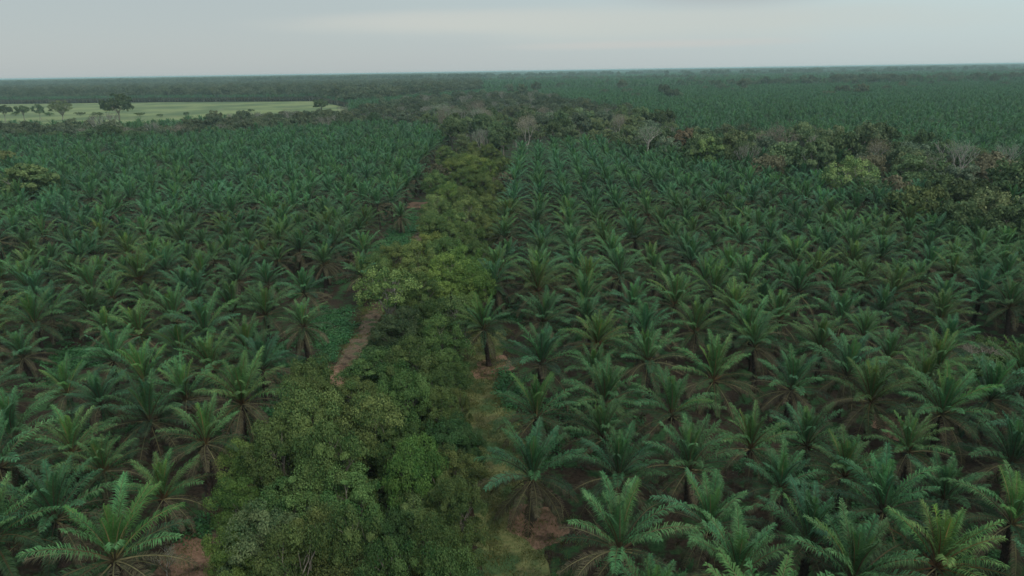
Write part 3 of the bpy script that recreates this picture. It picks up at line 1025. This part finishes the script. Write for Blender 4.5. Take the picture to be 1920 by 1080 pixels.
# marked trees of the right-hand band
BAND_T = [(1213, 262, 32, 'B', 'grey', 'pale grey leafless tree spreading wide, leftmost in the right woodland band'),
          (1285, 268, 34, 'D', 'reddish brown', 'reddish brown tree behind the bright green one in the right band'),
          (1327, 292, 30, 'N', 'bright green', 'bright yellow-green tree at the left end of the right band'),
          (1400, 308, 24, 'B', 'brown', 'leaning bare tree with crossed white limbs in the right band'),
          (1455, 276, 26, 'B', 'grey', 'tall bare grey tree above the brown crowns of the right band'),
          (1478, 300, 34, 'N', 'olive', 'wide olive tree in the middle of the right band'), (1440, 318, 30, 'D', 'brown', 'low brown tree under the wide olive one in the right band'),
          (1538, 290, 24, 'B', 'pale green', 'white-trunked bare tree forking into a broom in the right band'), (1575, 284, 20, 'D', 'reddish brown', 'rust brown tree behind the white broom-shaped tree'),
          (1590, 340, 38, 'A', 'pale green', 'pale green dome-shaped tree standing on the near edge of the right band'),
          (1640, 300, 26, 'B', 'brown', 'slender white-trunked tree right of the pale dome tree'), (1620, 362, 28, 'N', 'olive', 'olive tree in front of the pale dome tree'),
          (1745, 322, 30, 'B', 'brown', 'wide brown leafless tree with sprawling limbs in the right band'), (1795, 318, 32, 'B', 'grey', 'sprawling grey leafless tree, the widest in the right band'),
          (1680, 355, 26, 'D', 'brown', 'small dry tree left of the dark hollow in the right band'), (1720, 385, 34, 'N', 'yellow-green', 'yellow-green tree below the dark hollow in the right band'),
          (1760, 360, 30, 'N', 'dark green', 'dark tree in the hollow of the right band'), (1820, 372, 34, 'N', 'dark green', 'dark tree right of the hollow in the right band'),
          (1860, 398, 34, 'N', 'olive', 'olive tree by the right photo edge, lower of two'), (1890, 350, 34, 'N', 'dark green', 'dark tree by the right photo edge behind the olive ones'),
          (1800, 412, 30, 'N', 'dark green', 'dark low tree at the near rim of the right band'), (1900, 425, 32, 'N', 'dark green', 'dark tree touching the right photo edge, nearest in the band'),
          (1360, 300, 24, 'N', 'mid green', 'mid green tree right of the bright yellow-green one'), (1250, 285, 22, 'N', 'grey-green', 'grey-green tree at the foot of the pale leafless tree'),
          (1850, 330, 30, 'D', 'brown', 'dry brown tree near the right photo edge'), (1190, 240, 24, 'N', 'olive', 'olive tree behind the pale grey leafless tree')]
for px, py, rp, kd, tn, lb in BAND_T:
    kk = KINDS[kd] if kd != 'N' else FARK
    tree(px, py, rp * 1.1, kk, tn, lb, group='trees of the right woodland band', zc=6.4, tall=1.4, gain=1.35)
done = [G(a[0], a[1], 6.4) for a in BAND_T]


def woods(pg, n, spacing, seed, groupname, place, palette, maxn=999, tl=(1.1, 1.8), gn=1.3):
    got = fill_region(pg, n, spacing, seed)
    got = [q for q in got if all(math.hypot(q[0] - a[0], q[1] - a[1]) > spacing * .8 for a in done)]
    got.sort(key=lambda q: q[1])
    near = sorted(got[:maxn], key=lambda q: P(q[0], q[1], 6)[0])
    g = random.Random(seed)
    for i, q in enumerate(near):
        kd, tn = g.choice(palette)
        kk = KINDS[kd] if kd != 'N' else FARK
        tree(0, 0, 0, kk, tn, '%s %s, %s from the left in the %s' % (tn, SHAPE[kd], ordinal(i + 1), place), group=groupname, xy=q, tall=g.uniform(*tl), gain=gn)
    return got[maxn:]


PAL_BAND = [('N', 'olive'), ('N', 'dark green'), ('N', 'mid green'), ('N', 'grey-green'), ('D', 'brown'), ('N', 'mid green'), ('N', 'grey-green'), ('N', 'olive'), ('N', 'pale green'), ('B', 'grey'), ('N', 'mid green')]
PAL_WOOD = [('N', 'olive'), ('N', 'pale green'), ('N', 'grey-green'), ('N', 'mid green'), ('N', 'grey-green'), ('N', 'dark green'), ('N', 'mid green'), ('N', 'olive'), ('B', 'grey')]
PAL_LINE = [('N', 'dark green'), ('N', 'mid green'), ('N', 'dark green'), ('N', 'grey-green'), ('B', 'grey')]
l1 = woods(BAND, 105, 10.5, 1, 'trees of the right woodland band', 'right woodland band', PAL_BAND, 60)
# white trunks and single trees of the middle wood and the far tree line
SPEC = [(803, 212, 14, 'B', 'grey', 'white dead tree, leftmost of the four bare ones in the middle wood'), (818, 210, 14, 'B', 'grey', 'white dead tree, second of the four bare ones in the middle wood'),
        (832, 211, 14, 'B', 'grey', 'white dead tree, third of the four bare ones in the middle wood'), (846, 212, 14, 'B', 'grey', 'white dead tree, rightmost of the four bare ones in the middle wood'),
        (220, 203, 21, 'N', 'mid green', 'big round tree standing up against the pale field'), (114, 206, 14, 'A', 'grey-green', 'lone pale-trunked tree standing in the pale field'),
        (42, 208, 9, 'N', 'dark green', 'small dark bush, left of two in the pale field'), (72, 207, 7, 'N', 'dark green', 'small dark bush, right of two in the pale field'),
        (6, 208, 9, 'N', 'dark green', 'dark bush in the pale field at the left photo edge'), (602, 197, 12, 'N', 'dark green', 'dark tree at the right corner of the pale field'),
        (545, 222, 16, 'B', 'grey', 'bare white tree in the tree line under the right field corner'), (1000, 232, 20, 'B', 'grey', 'pale bare tree in the centre of the middle wood'),
        (50, 345, 36, 'N', 'yellow-green', 'broad yellow-green tree among the palms at the left photo edge'), (95, 350, 26, 'N', 'yellow-green', 'smaller yellow-green tree right of the broad one at left'),
        (12, 306, 20, 'N', 'yellow-green', 'yellow-green treetop at the left edge behind the broad one'),
        (1130, 262, 26, 'N', 'olive', 'olive dome-shaped tree at the right end of the middle wood'), (930, 240, 20, 'N', 'olive', 'olive tree where the belt meets the middle wood')]
for px, py, rp, kd, tn, lb in SPEC:
    kk = KINDS[kd] if kd != 'N' else FARK
    tree(px, py, rp * 1.08, kk, tn, lb, zc=6.4, tall=(1.5 if py < 215 else 1.2) if kd != 'B' else 1.0)
    done.append(G(px, py, 6.4))
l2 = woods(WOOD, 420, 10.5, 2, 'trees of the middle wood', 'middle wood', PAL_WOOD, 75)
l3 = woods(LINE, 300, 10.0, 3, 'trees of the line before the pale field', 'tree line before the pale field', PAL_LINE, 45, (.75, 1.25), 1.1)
print('trees', n_trees, 'left over', len(l1), len(l2), len(l3))


def joined_tree(kd, color):
    """one mesh of crown and trunk for the masses"""
    a, b_ = kd
    me = bpy.data.meshes.new('t')
    co = []; fs = []; mi = []; tn = []; nv = 0
    for k_, m_ in enumerate((a, b_)):
        c = np.empty(len(m_.vertices) * 3); m_.vertices.foreach_get('co', c); co.append(c.reshape(-1, 3))
        t_ = np.empty(len(m_.polygons), dtype=np.float32); m_.attributes['tint'].data.foreach_get('value', t_); tn.append(t_)
        for p_ in m_.polygons:
            fs.append([i + nv for i in p_.vertices]); mi.append(k_)
        nv += len(m_.vertices)
    me.from_pydata(np.concatenate(co).tolist(), [], fs)
    me.materials.append(a.materials[0]); me.materials.append(b_.materials[0])
    me.polygons.foreach_set('material_index', mi)
    me.attributes.new('tint', 'FLOAT', 'FACE').data.foreach_set('value', np.concatenate(tn))
    return flat(me, color)


fk = []
for i, tn in enumerate(['olive', 'dark green', 'mid green', 'grey-green', 'dark green', 'mid green']):
    fk.append(joined_tree(FARK[i], TINT[tn]))
fk.append(joined_tree(BARE[0], TINT['grey']))
pts = []
for q in l1 + l2 + l3:
    s = rnd.uniform(.75, 1.25); k_ = rnd.randrange(6) if rnd.random() < .92 else 6
    pts.append((q[0], q[1], 0, 0, 0, rnd.uniform(0, 6.28), s, s, s * rnd.uniform(.9, 1.4), k_))
# forest behind the field and along the horizon
y = 900.0
while y < 16000:
    st = 10.5 * max(1.0, (y / 1500) ** 1.15)
    x = -(0.9 * y + 50)
    while x < 0.9 * y + 50:
        q = (x + rnd.uniform(-.45, .45) * st, y + rnd.uniform(-.45, .45) * st)
        infar = inside(q, FAR)
        leftback = q[1] > 1400 and q[0] < -.15 * q[1] and not inside(q, FIELD)
        lone = rnd.random() < .012 * (2.5 if math.sin(x / 230) * math.sin(y / 310) > .3 else 1)
        strip = q[1] > 1500 and q[0] > -.1 * q[1] and abs(math.sin(q[1] / 260 + .35 * math.sin(q[0] / 340))) < .16 and math.sin(q[0] / 410 + q[1] / 300) > -.2
        back = strip or q[1] > 3500 and (math.sin(q[0] / 700 + q[1] / 1300) + math.sin(q[1] / 450 + 1) > (.6 if q[1] < 9000 else -2))
        px_, py_ = P(q[0], q[1], 6)
        patch = (1555 < px_ < 1680 and 152 < py_ < 158) or (1755 < px_ < 1790 and 148 < py_ < 153) or (820 < px_ < 900 and 150 < py_ < 170)
        if (lone and not inside(q, FIELD)) or infar or leftback or back or patch:
            s = st / 9.5 * rnd.choice((.7, .9, 1.1, 1.5))
            pts.append((q[0], q[1], -2 if s > 2 else 0, 0, 0, rnd.uniform(0, 6.28), s, s, min(s, 1.7) * rnd.choice((.8, 1.0, 1.2, 1.5, 2.1 if y > 3000 else 1.3)), 1 if patch else rnd.choice((1, 2, 3, 4, 5, 1, 4))))
        x += st
    y += st
scatter('distant_forest', pts, fk, 'dark distant forest behind the pale field and along the horizon')
print('forest', len(pts))

# ------------------------------------------------------------------ undergrowth, grass, fallen fronds
def tuft(seed, n, size, h, leaf, mat, blade=False):
    g = np.random.default_rng(seed)
    pos = np.c_[g.normal(0, size, n), g.normal(0, size, n), g.uniform(.02, h, n)]
    N = g.normal(size=(n, 3)) * .5; N[:, 2] += 1.0
    if blade:
        N = g.normal(size=(n, 3)); N[:, 2] *= .3
    N /= np.linalg.norm(N, axis=1)[:, None]
    U = np.cross(N, g.normal(size=(n, 3))) if not blade else np.tile(np.array([0, 0, 1.0]), (n, 1)) + g.normal(size=(n, 3)) * .3
    U /= np.linalg.norm(U, axis=1)[:, None]
    Vv = np.cross(N, U); l = leaf * g.uniform(.6, 1.25, n)[:, None]
    w = .12 if blade else .4
    Q = np.stack([pos - U * l * .5, pos - Vv * l * w, pos + U * l * .5, pos + Vv * l * w], axis=1)
    Q[:, :, 2] = np.maximum(Q[:, :, 2], .0)
    return flat(quads_mesh('tuft', Q, g.uniform(0, 1, n), [mat]), (1, 1, 1, 1))


cover = [tuft(s, 70, .55, .45, .26, M_COVER) for s in range(3)]
pts = []
COVER_AT = [(950, 735, 2.2, 7), (640, 640, 4.5, 9), (610, 600, 3.5, 6), (500, 790, 3.6, 6), (470, 830, 3, 5), (755, 445, 4.5, 22), (735, 470, 4, 12), (150, 675, 5, 5), (1900, 700, 5, 6), (500, 690, 5, 4), (400, 990, 3, 4), (660, 680, 3.5, 4)]
for px, py, rx, ry in COVER_AT:
    cx, cy = G(px, py)
    for _ in range(int(rx * ry * 5)):
        a = rnd.uniform(0, 6.28); q = math.sqrt(rnd.random()) * (1 + .35 * math.sin(3 * a + px) + .25 * math.sin(5 * a + py)) * rnd.choice((1, 1, 1.25))
        if rnd.random() < .5 * max(0, math.sin(q * 9 + a * 2)): continue
        x, y = cx + rx * q * math.cos(a), cy + ry * q * math.sin(a)
        if dpl((x, y), ROAD) < 2.3 or dpl((x, y), TRACK) < 2.6: continue
        s = rnd.uniform(.7, 1.5)
        pts.append((x, y, 0, 0, 0, a * 7, s, s, s, rnd.randrange(3)))
for _ in range(15000):
    y = rnd.uniform(30, 230) ; x = rnd.uniform(-.85 * y - 20, .85 * y + 20)
    v = math.sin(x * .21 + 1.3 * math.sin(y * .11)) + math.sin(y * .17 + x * .07)
    if v < .45 or dpl((x, y), ROAD) < 2.6 or dpl((x, y), TRACK) < 3: continue
    s = rnd.uniform(.6, 1.3)
    pts.append((x, y, 0, 0, 0, rnd.uniform(0, 6.28), s, s, s, rnd.randrange(3)))
scatter('ground_cover', pts, cover, 'emerald green leafy ground cover between the palms')

grass = [tuft(20 + s, 60, .5, .12, .34, M_GRASS, True) for s in range(3)]
pts = []
tp = smooth_line(TRACK, 1.0)
for p in tp:
    for _ in range(14):
        x, y = p.x + rnd.gauss(0, 2.6), p.y + rnd.uniform(-1, 1)
        if rnd.random() < .5 and abs(x - p.x) < 1.2: continue
        s = rnd.uniform(.5, 1.1)
        pts.append((x, y, .01, 0, 0, rnd.uniform(0, 6.28), s, s, s, rnd.randrange(3)))
for p in smooth_line(ROAD, 1.0):
    for _ in range(6):
        sg = rnd.choice((-1, 1)); x = p.x + sg * abs(rnd.gauss(2.5, .8)); y = p.y + rnd.uniform(-1, 1)
        s = rnd.uniform(.5, 1.1)
        pts.append((x, y, .01, 0, 0, rnd.uniform(0, 6.28), s, s, s, rnd.randrange(3)))
scatter('grass', pts, grass, 'short olive grass on the track and beside the road')

fall = [flat(F0[(c, v, 'dead')], (.6, .6, .6, 1)) for c in (7, 8) for v in range(2)]
pts = []
for k in range(-30, 40):
    for _ in range(55):
        y = rnd.uniform(30, 260); x = (k + .5) * ROWS + rnd.gauss(0, 1.3)
        if k % 2 or abs(x) > .85 * y + 20: continue
        if inside((x, y), BELT) or dpl((x, y), ROAD) < 3 or dpl((x, y), TRACK) < 3.5: continue
        s = rnd.uniform(.5, .9)
        pts.append((x, y, .35, 0, R(-10), rnd.choice((1.57, -1.57)) + rnd.gauss(0, .5), s, s, s * .35, rnd.randrange(4)))
scatter('fallen_fronds', pts, fall, 'dry brown cut fronds piled on the ground between palm rows')

# undergrowth bushes filling the belt floor, so that the crowns close down to the ground
bush = [joined_tree((crown('b', 700 + s, 2.6, 3.4, 1.5, 26, 60, .4, M_LEAF, low=-.2)[0], NEAR[0][1]), TINT[t]) for s, t in enumerate(('mid green', 'olive', 'dark green'))]
for o_ in bush:
    me = o_.data
pts = []
for q in fill_region([p for p in BELT], 330, 3.4, 11):
    if dpl(q, ROAD) < 5.5 or dpl(q, TRACK) < 7: continue
    s = rnd.uniform(.6, 1.1)
    pts.append((q[0], q[1], 0, 0, 0, rnd.uniform(0, 6.28), s, s, s * .9, rnd.randrange(3)))
for q in fill_region([p for p in BAND], 170, 6, 12):
    s = rnd.uniform(.8, 1.3)
    pts.append((q[0], q[1], 0, 0, 0, rnd.uniform(0, 6.28), s, s, s * .8, rnd.randrange(3)))
scatter('undergrowth', pts, [flat(crown('b', 720 + s, 2.6, 3.4, 1.5, 26, 60, .4, M_LEAF, low=-.2)[0], TINT[t]) for s, t in enumerate(('mid green', 'olive', 'dark green'))],
        'leafy undergrowth filling the floor of the belt and the band')
for o_ in bush:
    bpy.data.objects.remove(o_)

# bushes in the pale field and the white shed on the horizon
for i, (px, py, rp) in enumerate([(150, 213, 8), (182, 214, 9), (262, 214, 8), (300, 216, 7), (350, 213, 6), (28, 213, 7), (92, 214, 7), (470, 207, 6)]):
    tree(px, py, rp, SHRUBS, ('dark green', 'mid green')[i % 2], 'low field bush, %s from the left along the hedge line crossing the pale field' % ordinal(i + 1), name='shrub', cat='shrub', zc=1.8, tall=.9, base_r=3.0)
hx, hy = G(131, 151.5, 14)
root = bpy.data.objects.new('white_shed', None); COL.objects.link(root); root.location = (hx, hy, 0)
tag(root, 'tiny white building rising over the far forest at the left horizon', 'building')
mb = MB(); mb.add([(-9, -6, 0), (9, -6, 0), (9, 6, 0), (-9, 6, 0), (-9, -6, 19), (9, -6, 19), (9, 6, 19), (-9, 6, 19)], [(0, 1, 5, 4), (1, 2, 6, 5), (2, 3, 7, 6), (3, 0, 4, 7), (4, 5, 6, 7)])
link('wall', mb.build('wall', [plain_mat('white_paint', (.75, .75, .74), (.82, .82, .8), .5)]), root)
mb = MB(); mb.add([(-9.8, -7, 19.01), (9.8, -7, 19.01), (9.8, 7, 19.01), (-9.8, 7, 19.01), (-9.8, 0, 22), (9.8, 0, 22)], [(0, 1, 5, 4), (2, 3, 4, 5), (1, 2, 5), (3, 0, 4), (3, 2, 1, 0)])
link('roof', mb.build('roof', [plain_mat('pale_roof', (.6, .6, .6), (.7, .7, .7), .5)]), root)

# brush at the right edge
for px, py, rp, kd, tn, lb in [(1838, 668, 34, 'B', 'grey', 'low grey leafless shrub among the palms near the right edge'),
                               (1880, 690, 40, 'N', 'dark green', 'low dark green shrub right of the grey leafless one'),
                               (1925, 668, 40, 'N', 'mid green', 'mid green shrub touching the right photo edge'),
                               (1860, 645, 26, 'N', 'dark green', 'small dark shrub behind the grey leafless one'),
                               (310, 1060, 26, 'B', 'grey', 'grey leafless shrub at the photo bottom beside the lit palm')]:
    tree(px, py, rp, KINDS[kd] if kd != 'N' else SHRUBS, tn, lb, name='shrub', cat='shrub', zc=6.0 if kd != 'N' else 2.2, tall=.42 if kd != 'N' else 1.0, base_r=5.2 if kd != 'N' else 3.0)

# ------------------------------------------------------------------ haze
m, b, o_ = new_mat('haze')
pv = b.n('ShaderNodeVolumePrincipled')
pv.inputs['Color'].default_value = (0.62, 0.90, 0.90, 1)
pv.inputs['Density'].default_value = 0.00011
b.t.links.new(pv.outputs[0], o_.inputs['Volume'])
mb = MB()
a, y0, y1, z0, z1 = GEXT + 500, -2500, GEXT + 500, -8, HC + 2.5
mb.add([(-a, y0, z0), (a, y0, z0), (a, y1, z0), (-a, y1, z0), (-a, y0, z1), (a, y0, z1), (a, y1, z1), (-a, y1, z1)],
       [(3, 2, 1, 0), (4, 5, 6, 7), (0, 1, 5, 4), (1, 2, 6, 5), (2, 3, 7, 6), (3, 0, 4, 7)])
tag(link('haze', mb.build('haze', [m])), 'thin blue-green haze over the plain', kind='stuff')
